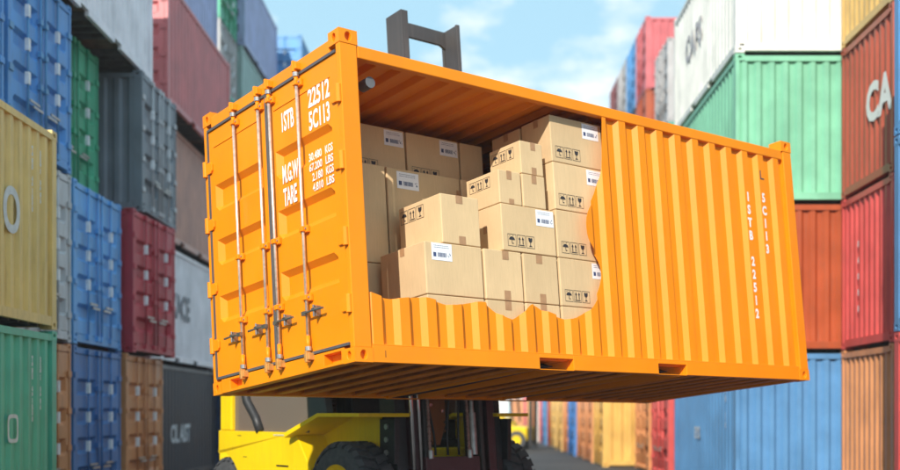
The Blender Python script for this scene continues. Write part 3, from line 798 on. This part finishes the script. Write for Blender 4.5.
def icons(parent, fr, x0, y0, s=0.10):
    o, u, v, n, _ = fr; b = MB(); f = 0.003; t = s * 0.035
    names = ('umbrella_mark', 'this_way_up_mark', 'fragile_mark')
    for k in range(3):
        b = MB(); ox = x0 + k * s * 1.12
        H_ = s * 1.12
        for q in ((0, s, 0, t), (0, s, H_ - t, H_), (0, t, t, H_ - t), (s - t, s, t, H_ - t)): rect(b, o, u, v, n, ox + q[0], ox + q[1], y0 + q[2], y0 + q[3], f)
        P = lambda pts: poly(b, o, u, v, n, [(ox + s * x, y0 + H_ * y) for x, y in pts], f)
        if k == 0:
            P([(0.15 + 0.35 * (1 - math.cos(a)), 0.52 + 0.27 * math.sin(a)) for a in [math.pi * i / 8 for i in range(9)]])
            P([(0.47, 0.22), (0.53, 0.22), (0.53, 0.52), (0.47, 0.52)]); P([(0.53, 0.20), (0.68, 0.20), (0.68, 0.27), (0.53, 0.27)])
            P([(0.2, 0.80), (0.3, 0.86), (0.27, 0.88), (0.18, 0.84)]); P([(0.6, 0.84), (0.7, 0.90), (0.67, 0.92), (0.58, 0.88)])
        elif k == 1:
            for cx_ in (0.3, 0.7):
                P([(cx_ - 0.05, 0.25), (cx_ + 0.05, 0.25), (cx_ + 0.05, 0.65), (cx_ - 0.05, 0.65)]); P([(cx_ - 0.14, 0.62), (cx_ + 0.14, 0.62), (cx_, 0.86)])
            P([(0.15, 0.12), (0.85, 0.12), (0.85, 0.19), (0.15, 0.19)])
        else:
            P([(0.25, 0.86), (0.28, 0.62), (0.38, 0.50), (0.62, 0.50), (0.72, 0.62), (0.75, 0.86), (0.56, 0.86), (0.48, 0.74), (0.50, 0.86)])
            P([(0.46, 0.22), (0.54, 0.22), (0.54, 0.50), (0.46, 0.50)]); P([(0.30, 0.14), (0.70, 0.14), (0.60, 0.22), (0.40, 0.22)])
        b.build(names[k], INK, parent, fix=False)

def label_on(parent, fr, x0, y0, w=0.22, h=0.15):
    o, u, v, n, _ = fr
    b = MB(); rect(b, o, u, v, n, x0, x0 + w, y0, y0 + h, 0.0025); lb = b.build('shipping_label', PAPER, parent, fix=False)
    b = MB(); f = 0.0035; rnd = random.Random(int(x0 * 1000 + y0 * 77))
    rect(b, o, u, v, n, x0 + w * .08, x0 + w * .22, y0 + h * .2, y0 + h * .45, f)
    for r_ in range(3):
        x = x0 + w * .12
        while x < x0 + w * .8:
            q = rnd.uniform(.02, .06) * w
            if r_ == 0: break
            rect(b, o, u, v, n, x, x + q, y0 + h * (.62 + .11 * r_), y0 + h * (.65 + .11 * r_), f); x += q + w * .02
    x = x0 + w * .30
    while x < x0 + w * .72:
        q = rnd.uniform(.012, .035) * w
        rect(b, o, u, v, n, x, x + q, y0 + h * .2, y0 + h * .45, f); x += q + rnd.uniform(.008, .02) * w
    for k in range(6):
        a = rnd.uniform(.78, .9); c_ = rnd.uniform(.2, .42)
        rect(b, o, u, v, n, x0 + w * a, x0 + w * (a + .035), y0 + h * c_, y0 + h * (c_ + .05), f)
    b.build('label_print', BLUEINK, lb, fix=False)

def tape_on(parent, fr, xc, z0, z1, w=0.065):
    o, u, v, n, _ = fr
    b = MB(); rect(b, o, u, v, n, xc - w / 2, xc + w / 2, z0, z1, 0.002); b.build('tape', TAPE, parent, fix=False)

def carton(x0, x1, y0, y1, z0, z1, label, tilt=0.0, group='cardboard boxes in the orange container'):
    w, d, h = x1 - x0, y1 - y0, z1 - z0
    b = MB(); g_ = 0.006
    b.box(-w / 2 + g_, w / 2 - g_, -d / 2 + g_, d / 2 - g_, 0, h - 0.003)
    me = b.mesh('cardboard_box')
    o = put('cardboard_box', me, CARD, None, bevel=0.009, seg=3)
    tag(o, label, 'box', group)
    o.matrix_world = CT_M @ Matrix.Translation((x0 + w / 2, y0 + d / 2, z0)) @ Matrix.Rotation(R(tilt), 4, 'Z')
    # flap seam on the top
    s_ = MB(); s_.box(-w / 2 + 0.01, w / 2 - 0.01, -0.0015, 0.0015, h - 0.003, h - 0.0022); s_.build('flap_seam', INK, o)
    F = box_frame('front', w - 2 * g_, d - 2 * g_, h); S_ = box_frame('left', w - 2 * g_, d - 2 * g_, h)
    return o, F, S_, w, d, h
Z = [0.170, 0.628, 1.088, 1.548, 2.008]
# right-hand column
for k in range(5):
    top = (Z[k + 1] - 0.001) if k < 4 else 2.462
    dep = 0.99 if k < 4 else 0.54
    nm = ['box at the bottom of the right column, mostly behind the torn wall', 'box with label and handling marks, second from the bottom of the right column',
          'box with handling marks in the middle of the right column', 'box with label and handling marks, second from the top of the right column',
          'top box of the right column with handling marks, shaded by the roof'][k]
    o, F, S_, w, d, h = carton(2.41, 3.11, 0.125, dep, Z[k], top, 'cardboard ' + nm, [0, 0.2, -0.1, 0.3, 0][k])
    if k in (1, 2, 3, 4): icons(o, F, 0.05 if k != 2 else 0.05, 0.045)
    if k in (1, 3, 4): label_on(o, F, [0, 0.43, 0, 0.44, 0.42][k], h - 0.17)
    tape_on(o, S_, d / 2, h - 0.08, h - 0.004); 
o, F, S_, w, d, h = carton(2.41, 3.05, 0.555, 0.985, Z[4], 2.455, 'shaded cardboard box with tape behind the top box of the right column'); tape_on(o, S_, d / 2, h - 0.08, h - 0.004)
# middle columns, near row
o, F, S_, w, d, h = carton(1.725, 2.395, 0.12, 0.46, Z[2], 1.522, 'wide cardboard box with label and handling marks, centre of the near row'); icons(o, F, 0.06, 0.045); label_on(o, F, 0.42, h - 0.165); tape_on(o, S_, d * .28, h * .45, h * .62, 0.05)
o, F, S_, w, d, h = carton(1.495, 1.948, 0.12, 0.62, Z[1], Z[2] - 0.004, 'cardboard box with two tape ends, left one under the wide box'); tape_on(o, F, w * .55, h - 0.085, h - 0.004, 0.075); tape_on(o, F, w * .55, 0.002, 0.09, 0.075)
o, F, S_, w, d, h = carton(1.958, 2.392, 0.12, 0.62, Z[1], Z[2] - 0.004, 'cardboard box with two tape ends, right one under the wide box'); tape_on(o, F, w * .45, h - 0.085, h - 0.004, 0.075); tape_on(o, F, w * .5, 0.002, 0.09, 0.075)
o, F, S_, w, d, h = carton(1.495, 1.948, 0.12, 0.62, Z[0], Z[1] - 0.003, 'cardboard box low behind the torn wall, left of two'); tape_on(o, F, w * .55, h - 0.085, h - 0.004, 0.075)
o, F, S_, w, d, h = carton(1.958, 2.392, 0.12, 0.62, Z[0], Z[1] - 0.003, 'cardboard box low behind the torn wall, right of two'); tape_on(o, F, w * .5, h - 0.085, h - 0.004, 0.075)
# three small boxes on the wide box
o, F, S_, w, d, h = carton(1.725, 2.005, 0.125, 0.60, 1.523, 1.835, 'small cardboard box with handling marks on its side, left on the wide box'); icons(o, S_, 0.05, h - 0.14, 0.09); tape_on(o, F, w * .45, h - 0.085, h - 0.004, 0.06); tape_on(o, F, w * .5, 0.002, 0.05, 0.06)
o, F, S_, w, d, h = carton(2.012, 2.305, 0.125, 0.58, 1.523, 1.836, 'small cardboard box with tape on the wide box, under another small one'); tape_on(o, F, w * .5, h - 0.085, h - 0.004, 0.06)
o, F, S_, w, d, h = carton(2.012, 2.302, 0.13, 0.575, 1.838, 2.15, 'small cardboard box on top of another small one, half in shade', 0.3); icons(o, S_, 0.035, h - 0.15, 0.095); tape_on(o, F, w * .55, h - 0.08, h - 0.004, 0.06); tape_on(o, F, w * .55, 0.002, 0.07, 0.06)
# left pair
o, F, S_, w, d, h = carton(1.045, 1.485, 0.13, 0.755, Z[2] + 0.001, 1.528, 'cardboard box with handling marks on its left side, standing on the labelled box', 0.2); icons(o, S_, 0.03, h - 0.16, 0.105); tape_on(o, F, w * .47, h - 0.075, h - 0.004, 0.075); tape_on(o, F, w * .5, 0.002, 0.075, 0.075)
o, F, S_, w, d, h = carton(0.845, 1.485, 0.125, 0.80, Z[1], Z[2] - 0.002, 'large cardboard box with a label near its corner, lower left of the opening', -0.2); label_on(o, F, 0.07, h - 0.16); tape_on(o, S_, d * .5, h - 0.075, h - 0.004)
carton(0.845, 1.485, 0.125, 0.80, Z[0], Z[1] - 0.002, 'cardboard box under the large labelled one, hidden by the torn wall')
# back rows
for i, (x0, x1) in enumerate(((0.28, 1.025), (1.032, 1.895), (1.905, 2.398))):
    carton(x0, x1, 0.88, 1.45, Z[0], Z[2] - 0.043, ['cardboard box low at the back left, behind the large labelled box', 'cardboard box low at the back, behind the near row', 'cardboard box low at the back right, hidden behind the near row'][i])
    o, F, S_, w, d, h = carton(x0, x1, 0.88, 1.45, Z[2] - 0.04, 1.962, ['tall plain cardboard box in shade beside the corner post', 'tall cardboard box with a label in the back row', 'tall cardboard box at the back right behind the small boxes'][i])
    if i == 1: label_on(o, F, 0.11, h - 0.19, 0.25, 0.16)
    if i == 1: tape_on(o, F, w - 0.03, h - 0.25, h - 0.12, 0.05)
for i, (x0, x1) in enumerate(((0.72, 1.43), (1.44, 2.09), (2.10, 2.398))):
    o, F, S_, w, d, h = carton(x0, x1, 1.10, 1.63, 1.965, 2.42, ['shaded cardboard box with a label, top row at the back, leftmost', 'shaded cardboard box with a label, top row at the back, middle', 'shaded plain cardboard box, top row at the back, rightmost'][i])
    if i < 2: icons(o, F, 0.05, 0.01, 0.10); label_on(o, F, w - 0.25, h - 0.17)

# ================================================================== forklift
YEL = paint('forklift_yellow', (0.88, 0.60, 0.003), rough=0.36, var=0.1, dirt=0.22, dirtcol=(0.25, 0.16, 0.04), bump=0.05)
MAR = paint('mast_maroon', (0.10, 0.035, 0.04), rough=0.45, var=0.2, dirt=0.3, dirtcol=(0.03, 0.02, 0.02))
MASTG = paint('mast_grey', (0.065, 0.058, 0.056), rough=0.45, var=0.2, dirt=0.2, dirtcol=(0.2, 0.16, 0.13))
BLK = flat('black_steel', (0.022, 0.022, 0.024), 0.5, 0, 0.2)
TYRE = flat('tyre_rubber', (0.06, 0.062, 0.068), 0.75, 0, 0.25, 14)
PISTON = flat('chrome_piston', (0.75, 0.75, 0.75), 0.15, 1.0, 0.05)
CHAIN = flat('oily_chain', (0.30, 0.27, 0.23), 0.4, 0.5, 0.3)
gl, n, l, p = mat('cab_glass')
p.inputs['Base Color'].default_value = (0.24, 0.19, 0.155, 1); p.inputs['Roughness'].default_value = 0.16
p.inputs['Transmission Weight'].default_value = 0.35; p.inputs['IOR'].default_value = 1.45
CABIN = flat('cab_interior', (0.24, 0.20, 0.175), 0.7, 0, 0.15, 8)
SLATE = paint('cab_panel_grey', (0.06, 0.075, 0.09), rough=0.4, dirt=0.1)
fo = CT_M @ Vector((2.96, 2.44, 0))
YAW = CT_ROT.z
fk = thing('forklift', 'large yellow forklift carrying the orange container, seen below it', 'forklift', (fo.x, fo.y, 0), (0, 0, YAW))
FK_M = Matrix.Translation((fo.x, fo.y, 0)) @ Matrix.Rotation(YAW, 4, 'Z')
# container frame -> forklift frame, for the tilted mast and forks
C2F = FK_M.inverted() @ CT_M
def mpart(b, name, m, bevel=0, parent=None, smooth=False):
    b.v = [tuple(C2F @ Vector(q)) for q in b.v]
    return b.build(name, m, parent or fk, bevel=bevel, smooth=smooth)
ZG = -1.58    # near the ground in container coordinates at the mast
# raised inner mast
def channel(x, s, y0, y1, z0, z1, fl, t=0.03):
    b = MB(); xs = sorted((x, x + s * t)); b.box(xs[0], xs[1], y0, y1, z0, z1)
    xf_ = sorted((x + s * t, x + s * fl))
    b.box(xf_[0], xf_[1], y0, y0 + t, z0, z1); b.box(xf_[0], xf_[1], y1 - t, y1, z0, z1); return b
mpart(channel(2.56, 1, 2.56, 2.86, -0.9, 4.46, 0.095), 'inner_mast_rail', MASTG, 0.006)
mpart(channel(3.41, -1, 2.56, 2.86, -0.9, 4.46, 0.05, 0.035), 'inner_mast_rail', MASTG, 0.006)
b = MB(); b.prism([(2.60, 4.45), (3.375, 4.45), (3.375, 4.24), (3.30, 4.28), (2.68, 4.28), (2.60, 4.22)], 1, 2.80, 2.84)
mpart(b, 'mast_crossbar', MASTG, 0.005)
# middle and outer mast
mpart(channel(2.42, 1, 2.58, 2.88, ZG + 0.25, 2.3, 0.11), 'outer_mast_rail', MAR, 0.006)
mpart(channel(3.60, -1, 2.58, 2.88, ZG + 0.25, 2.3, 0.11), 'outer_mast_rail', MAR, 0.006)
b = MB(); b.box(2.22, 2.37, 2.62, 2.90, ZG + 0.25, 2.2); mpart(b, 'mast_side_plate', BLK, 0.006)
b = MB(); b.box(3.64, 3.72, 2.62, 2.90, ZG + 0.25, 2.2); mpart(b, 'mast_side_plate', BLK, 0.006)
b = MB(); b.box(2.54, 3.30, 2.52, 2.60, ZG + 0.35, -0.62); mpart(b, 'lower_crossmember', MAR, 0.01)
b = MB(); b.box(2.45, 3.58, 2.84, 2.86, 0.30, 2.2); mpart(b, 'mast_back_plate', BLK)
for X, yy, r_ in ((2.385, 2.54, 0.026), (2.50, 2.56, 0.022)):
    b = MB(); b.tube([(X, yy, ZG + 0.3), (X, yy, 2.2)], r_, 14); mpart(b, 'lift_piston', PISTON, smooth=True)
b = MB(); b.tube([(3.30, 2.62, -0.60), (3.30, 2.62, -0.12)], 0.045, 14); b.tube([(3.30, 2.62, -0.12), (3.30, 2.62, 1.9)], 0.028, 12); mpart(b, 'lift_cylinder', STEEL, smooth=False)
for X in (2.61, 3.16):
    b = MB(); z = -0.60
    while z < 0.9:
        b.box(X - 0.018, X + 0.018, 2.53, 2.545, z, z + 0.026); b.box(X - 0.008, X + 0.008, 2.527, 2.548, z + 0.026, z + 0.04); z += 0.04
    mpart(b, 'lift_chain', CHAIN)
    b = MB(); b.tube([(X, 2.52, -0.64), (X, 2.52, -0.55)], 0.03, 10); mpart(b, 'chain_anchor', STEEL)
for X, bend in ((2.95, 0.03), (3.10, 0.02), (2.70, -0.05)):
    b = MB(); b.tube([(X + bend * math.sin(k * 0.5), 2.62, 0.6 - k * 0.12) for k in range(11)], 0.014, 8); mpart(b, 'hydraulic_hose', BLK, smooth=True)
# carriage and forks in the pockets
b = MB(); b.box(2.0, 3.96, 2.455, 2.50, 0.18, 0.30); b.box(2.0, 3.96, 2.455, 2.50, 0.72, 0.84); b.box(2.55, 2.63, 2.50, 2.57, 0.1, 1.0); b.box(3.34, 3.42, 2.50, 2.57, 0.1, 1.0); mpart(b, 'fork_carriage', BLK, 0.005)
for a, c in POCK:
    m_ = (a + c) / 2
    b = MB(); b.prism([(0.15, 0.05), (0.15, 0.06), (1.6, 0.097), (2.50, 0.097), (2.50, 0.86), (2.445, 0.86), (2.445, 0.03), (1.6, 0.03)], 0, m_ - 0.08, m_ + 0.08)
    mpart(b, 'fork', BLK, 0.004)

# wheels
def wheel(x, y, r, w, s):
    t = MB(); N = 56; prof = [(-.5, .62), (-.5, .80), (-.46, .93), (-.36, .985), (0, 1.0), (.36, .985), (.46, .93), (.5, .80), (.5, .62)]
    vs = []; fs = []
    for k in range(N):
        a = 2 * math.pi * k / N
        for (pw, pr_) in prof: vs.append((x + pw * w, y + math.cos(a) * pr_ * (r - 0.028), r + math.sin(a) * pr_ * (r - 0.028)))
    np_ = len(prof)
    for k in range(N):
        for j in range(np_ - 1):
            fs.append((k * np_ + j, ((k + 1) % N) * np_ + j, ((k + 1) % N) * np_ + j + 1, k * np_ + j + 1))
    t.add(vs, fs); ty = t.build('tyre', TYRE, fk)
    lug = MB()
    NL = 26
    for k in range(NL):
        for sd in (-1, 1):
            a0 = 2 * math.pi * (k + (0.5 if sd > 0 else 0)) / NL
            pts = []
            for (q, da) in ((0.04, 0.10), (0.22, 0.05), (0.40, 0.0), (0.50, -0.02)):
                rr_o = r * (1.0 if q < 0.42 else 0.93); rr_i = r * 0.90 if q > .42 else r * 0.94
                for dd_ in (-0.075, 0.075):
                    for rr_ in (rr_i, rr_o):
                        a = a0 + da + dd_
                        pts.append((x + sd * q * w, y + math.cos(a) * rr_, r + math.sin(a) * rr_))
            f_ = []
            for j in range(3):
                o_ = j * 4
                f_ += [(o_ + 1, o_ + 5, o_ + 7, o_ + 3), (o_, o_ + 1, o_ + 5, o_ + 4), (o_ + 2, o_ + 6, o_ + 7, o_ + 3)]
            f_ += [(0, 1, 3, 2), (12, 14, 15, 13)]
            lug.add(pts, f_)
    lo = lug.build('tread', TYRE, ty); 
    rim = MB(); prof = [(.5, .62), (.46, .60), (.30, .52), (.24, .30), (.30, .26), (.36, .12), (.36, 0.001)]
    vs = []; fs = []; N = 32
    for k in range(N):
        a = 2 * math.pi * k / N
        for pw, pr_ in prof: vs.append((x + s * pw * w, y + math.cos(a) * pr_ * r, r + math.sin(a) * pr_ * r))
    np_ = len(prof)
    for k in range(N):
        for j in range(np_ - 1): fs.append((k * np_ + j, ((k + 1) % N) * np_ + j, ((k + 1) % N) * np_ + j + 1, k * np_ + j + 1))
    rim.add(vs, fs); ro = rim.build('rim', YEL, ty)
    for k in range(8):
        a = 2 * math.pi * k / 8; q = MB(); q.tube([(x + s * .26 * w, y + math.cos(a) * .4 * r, r + math.sin(a) * .4 * r), (x + s * .34 * w, y + math.cos(a) * .4 * r, r + math.sin(a) * .4 * r)], 0.018, 6); q.build('wheel_nut', STEEL, ty)
wheel(-1.02, 0.56, 0.61, 0.42, -1); wheel(1.0, 0.56, 0.61, 0.42, 1)
wheel(-0.92, 3.42, 0.48, 0.34, -1); wheel(1.0, 3.42, 0.48, 0.34, 1)

# body: side panels with rear arch
for s in (-1, 1):
    pts = [(1.58, 0.35), (1.58, 1.30)] + [(3.46, 1.30), (3.46, 1.02)] + [(3.42 + 0.56 * math.cos(a), 0.50 + 0.54 * math.sin(a)) for a in [R(85 + 12 * k) for k in range(9)]] + [(2.84, 0.35)]
    xs = sorted((s * 1.16, s * 1.10)); b = MB(); b.prism(pts, 0, xs[0], xs[1]); sp_ = b.build('side_panel', YEL, fk, bevel=0.012)
    # panel creases, handle slot and screws
    x = s * 1.164
    for (y0, y1, z0, z1) in ((1.62, 2.05, 1.255, 1.275),):
        b = MB(); b.box(min(x, x - s * .02), max(x, x + s * .002), y0, y1, z0, z1); b.build('trim_strip', flat('pale_trim', (0.85, 0.82, 0.55), 0.3), sp_)
    b = MB(); b.box(min(x, x - s * .02), max(x, x + s * .003), 1.70, 1.98, 0.895, 0.915); b.build('handle_slot', BLK, sp_)
    for y, z in ((2.70, 0.98), (2.85, 1.24)):
        b = MB(); b.box(min(x, x - s * .02), max(x, x + s * .003), y, y + 0.10, z, z + 0.008); b.build('panel_slot', BLK, sp_)
    # fender: sloping rear panel, level top, wall
    fx = sorted((s * 1.16, s * 0.62))
    b = MB(); b.prism([(1.60, 1.30), (1.60, 1.24), (0.86, 1.485), (0.05, 1.485), (0.05, 1.525), (0.88, 1.525)], 0, fx[0] - (0.12 if s < 0 else 0), fx[1] - (0.06 if s > 0 else 0)); fd = b.build('fender', YEL, fk, bevel=0.006)
    b = MB(); b.prism([(1.58, 0.6), (1.58, 1.25), (0.86, 1.483), (0.36, 1.483), (0.36, 0.6)], 0, s * 0.78 - 0.015, s * 0.78 + 0.015); b.build('fender_wall', YEL, fk)
    b = MB(); b.prism([(1.585, 0.35), (1.585, 1.25), (1.52, 1.27), (1.22, 0.9), (1.20, 0.35)], 0, fx[0], fx[1]); b.build('wheel_well_panel', YEL, fk, bevel=0.01)
    b = MB(); b.box(s * 0.80 - 0.03, s * 0.80 + 0.03, 0.04, 0.32, 0.98, 1.46); bk_ = b.build('bracket_plate', BLK, fk, bevel=0.006)
    for z in (1.10, 1.24, 1.38):
        b = MB(); b.tube([(s * 0.825, 0.18, z), (s * 0.85, 0.18, z)], 0.032, 6); b.build('bolt', STEEL, bk_)
# chassis, axle, yellow cross plate, counterweight
b = MB(); b.box(-0.62, 0.62, 0.75, 3.9, 0.32, 1.22); b.build('chassis', BLK, fk, bevel=0.02)
b = MB(); b.box(-0.80, 0.80, 0.60, 0.72, 0.42, 1.12); b.build('front_plate', YEL, fk, bevel=0.02)
b = MB(); b.tube([(-1.0, 0.56, 0.61), (0.98, 0.56, 0.61)], 0.13, 14); b.build('axle', BLK, fk)
b = MB(); b.prism([(-0.7, 3.5), (0.75, 3.5), (0.95, 3.95), (0.8, 4.25), (-0.75, 4.25), (-0.9, 3.95)], 2, 0.55, 1.30); b.build('counterweight', YEL, fk, bevel=0.03)
# cab
cabx = (-1.12, 1.12)
b = MB(); b.box(-1.16, -1.05, 3.12, 3.42, 1.30, 2.55); b.box(1.05, 1.16, 3.12, 3.42, 1.30, 2.55); b.build('rear_pillar', YEL, fk, bevel=0.02)
for s in (-1, 1):
    b = MB(); b.prism([(0.92, 1.53), (1.30, 1.40), (1.42, 2.55), (1.22, 2.55)], 0, s * 1.08 - 0.05, s * 1.08 + 0.05); b.build('front_pillar', SLATE, fk, bevel=0.015)
    b = MB(); b.tube([(s * 1.13, 2.42, 1.30), (s * 1.13, 2.52, 1.45), (s * 1.13, 2.75, 1.66), (s * 1.13, 2.88, 1.95), (s * 1.13, 2.92, 2.5)], 0.06, 10); b.build('door_seal_tube', BLK, fk, smooth=True)
    b = MB(); b.box(s * 1.10 - 0.006, s * 1.10 + 0.006, 1.34, 3.12, 1.30, 2.50); b.build('cab_window', gl, fk)
b = MB(); b.box(-1.18, 1.18, 0.95, 3.45, 2.55, 2.66); b.build('cab_roof', YEL, fk, bevel=0.03)
b = MB(); b.box(-0.98, 0.98, 3.05, 3.10, 1.25, 2.5); b.build('cab_rear_wall', CABIN, fk)
b = MB(); b.box(-1.0, 1.0, 1.62, 3.05, 1.20, 1.26); b.build('cab_floor', BLK, fk)
b = MB(); b.box(-0.35, 0.35, 2.35, 2.85, 1.26, 1.62); b.box(-0.33, 0.33, 2.72, 2.88, 1.62, 2.3); b.build('seat', CABIN, fk, bevel=0.04)
b = MB(); b.box(-0.74, 0.74, 1.16, 1.35, 1.24, 1.75); b.build('dashboard', BLK, fk, bevel=0.03)
b = MB(); b.tube([(0, 1.4, 1.5), (0, 1.75, 1.95)], 0.03, 10); st_ = b.build('steering_column', BLK, fk)
b = MB(); b.tube([(0.2 * math.cos(a), 1.75 + 0.14 * math.sin(a), 1.95 + 0.12 * math.sin(a) * -1) for a in [2 * math.pi * k / 20 for k in range(21)]], 0.016, 8, caps=False); b.build('steering_wheel', BLK, st_, smooth=True)
b = MB(); b.box(-0.74, 0.74, 0.98, 1.02, 1.2, 2.4); b.build('cab_front_panel', BLK, fk)
b = MB(); b.prism([(-0.22, 1.80), (0.16, 1.80), (0.18, 1.40), (0.10, 1.16), (0.02, 1.16), (-0.14, 1.42), (-0.22, 1.60)], 1, 0.45, 0.5); b.build('tilt_bracket', paint('rusty_bracket', (0.42, 0.13, 0.03), rough=0.6), fk)
for z, x in ((1.62, -0.05), (1.55, 0.12), (1.42, 0.16), (1.32, 0.18)):
    b = MB(); b.tube([(x, 0.45, z), (x, 0.425, z)], 0.022, 6); b.build('bolt', PISTON, fk)

# ------------------------------------------------------------------ far forklift down the lane
f2 = thing('forklift', 'small yellow forklift parked far down the lane, blurred', 'forklift', (1.35, 46.5, 0), (0, 0, R(-20)))
b = MB(); b.prism([(-1.3, 0.35), (-1.3, 1.15), (-0.9, 1.3), (0.2, 1.3), (0.5, 0.95), (1.15, 0.9), (1.15, 0.35)], 1, -0.55, 0.55); b.build('body', YEL, f2, bevel=0.05)
for x in (-0.9, 0.55):
    for y in (-0.5, 0.5): b = MB(); b.tube([(x, y, 1.1), (x * 0.8, y, 2.15)], 0.045, 8); b.build('cab_pillar', BLK, f2)
b = MB(); b.box(-0.95, 0.6, -0.58, 0.58, 2.15, 2.22); b.build('overhead_guard', YEL, f2, bevel=0.02)
b = MB(); b.box(-0.7, 0.0, -0.3, 0.3, 1.25, 1.4); b.box(-0.75, -0.6, -0.3, 0.3, 1.4, 1.9); b.build('seat', CABIN, f2, bevel=0.03)
for y in (-0.35, 0.35):
    b = MB(); b.box(1.2, 1.32, y - 0.06, y + 0.06, 0.1, 2.4); b.build('mast_rail', BLK, f2)
    b = MB(); b.box(1.32, 2.3, y - 0.07, y + 0.07, 0.06, 0.11); b.build('fork', BLK, f2)
b = MB(); b.box(1.22, 1.3, -0.3, 0.3, 2.3, 2.4); b.build('mast_crossbar', BLK, f2)
for x in (-0.9, 0.75):
    for y in (-0.5, 0.5):
        s = 1 if y > 0 else -1
        b = MB(); b.tube([(x, y - 0.12, 0.38), (x, y + 0.12, 0.38)], 0.38, 24); w_ = b.build('wheel', TYRE, f2, bevel=0.04)
        b = MB(); b.tube([(x, y + s * 0.121, 0.38), (x, y + s * 0.135, 0.38)], 0.2, 16); b.build('rim', YEL, w_)

# ------------------------------------------------------------------ hazy air over the yard
hm = bpy.data.materials.new('haze_air'); hm.use_nodes = True
hn = hm.node_tree.nodes; hn.remove(hn['Principled BSDF'])
pv = hn.new('ShaderNodeVolumePrincipled'); pv.inputs['Color'].default_value = (0.92, 0.96, 1.0, 1); pv.inputs['Density'].default_value = 0.0009; pv.inputs['Anisotropy'].default_value = 0.0
hm.node_tree.links.new(pv.outputs[0], hn['Material Output'].inputs['Volume'])
b = MB(); b.box(-620, 620, -520, 720, -1.0, 17.0)
hz = b.build('haze', hm); hz['kind'] = 'stuff'; tag(hz, 'thin pale haze hanging over the container yard', 'haze')
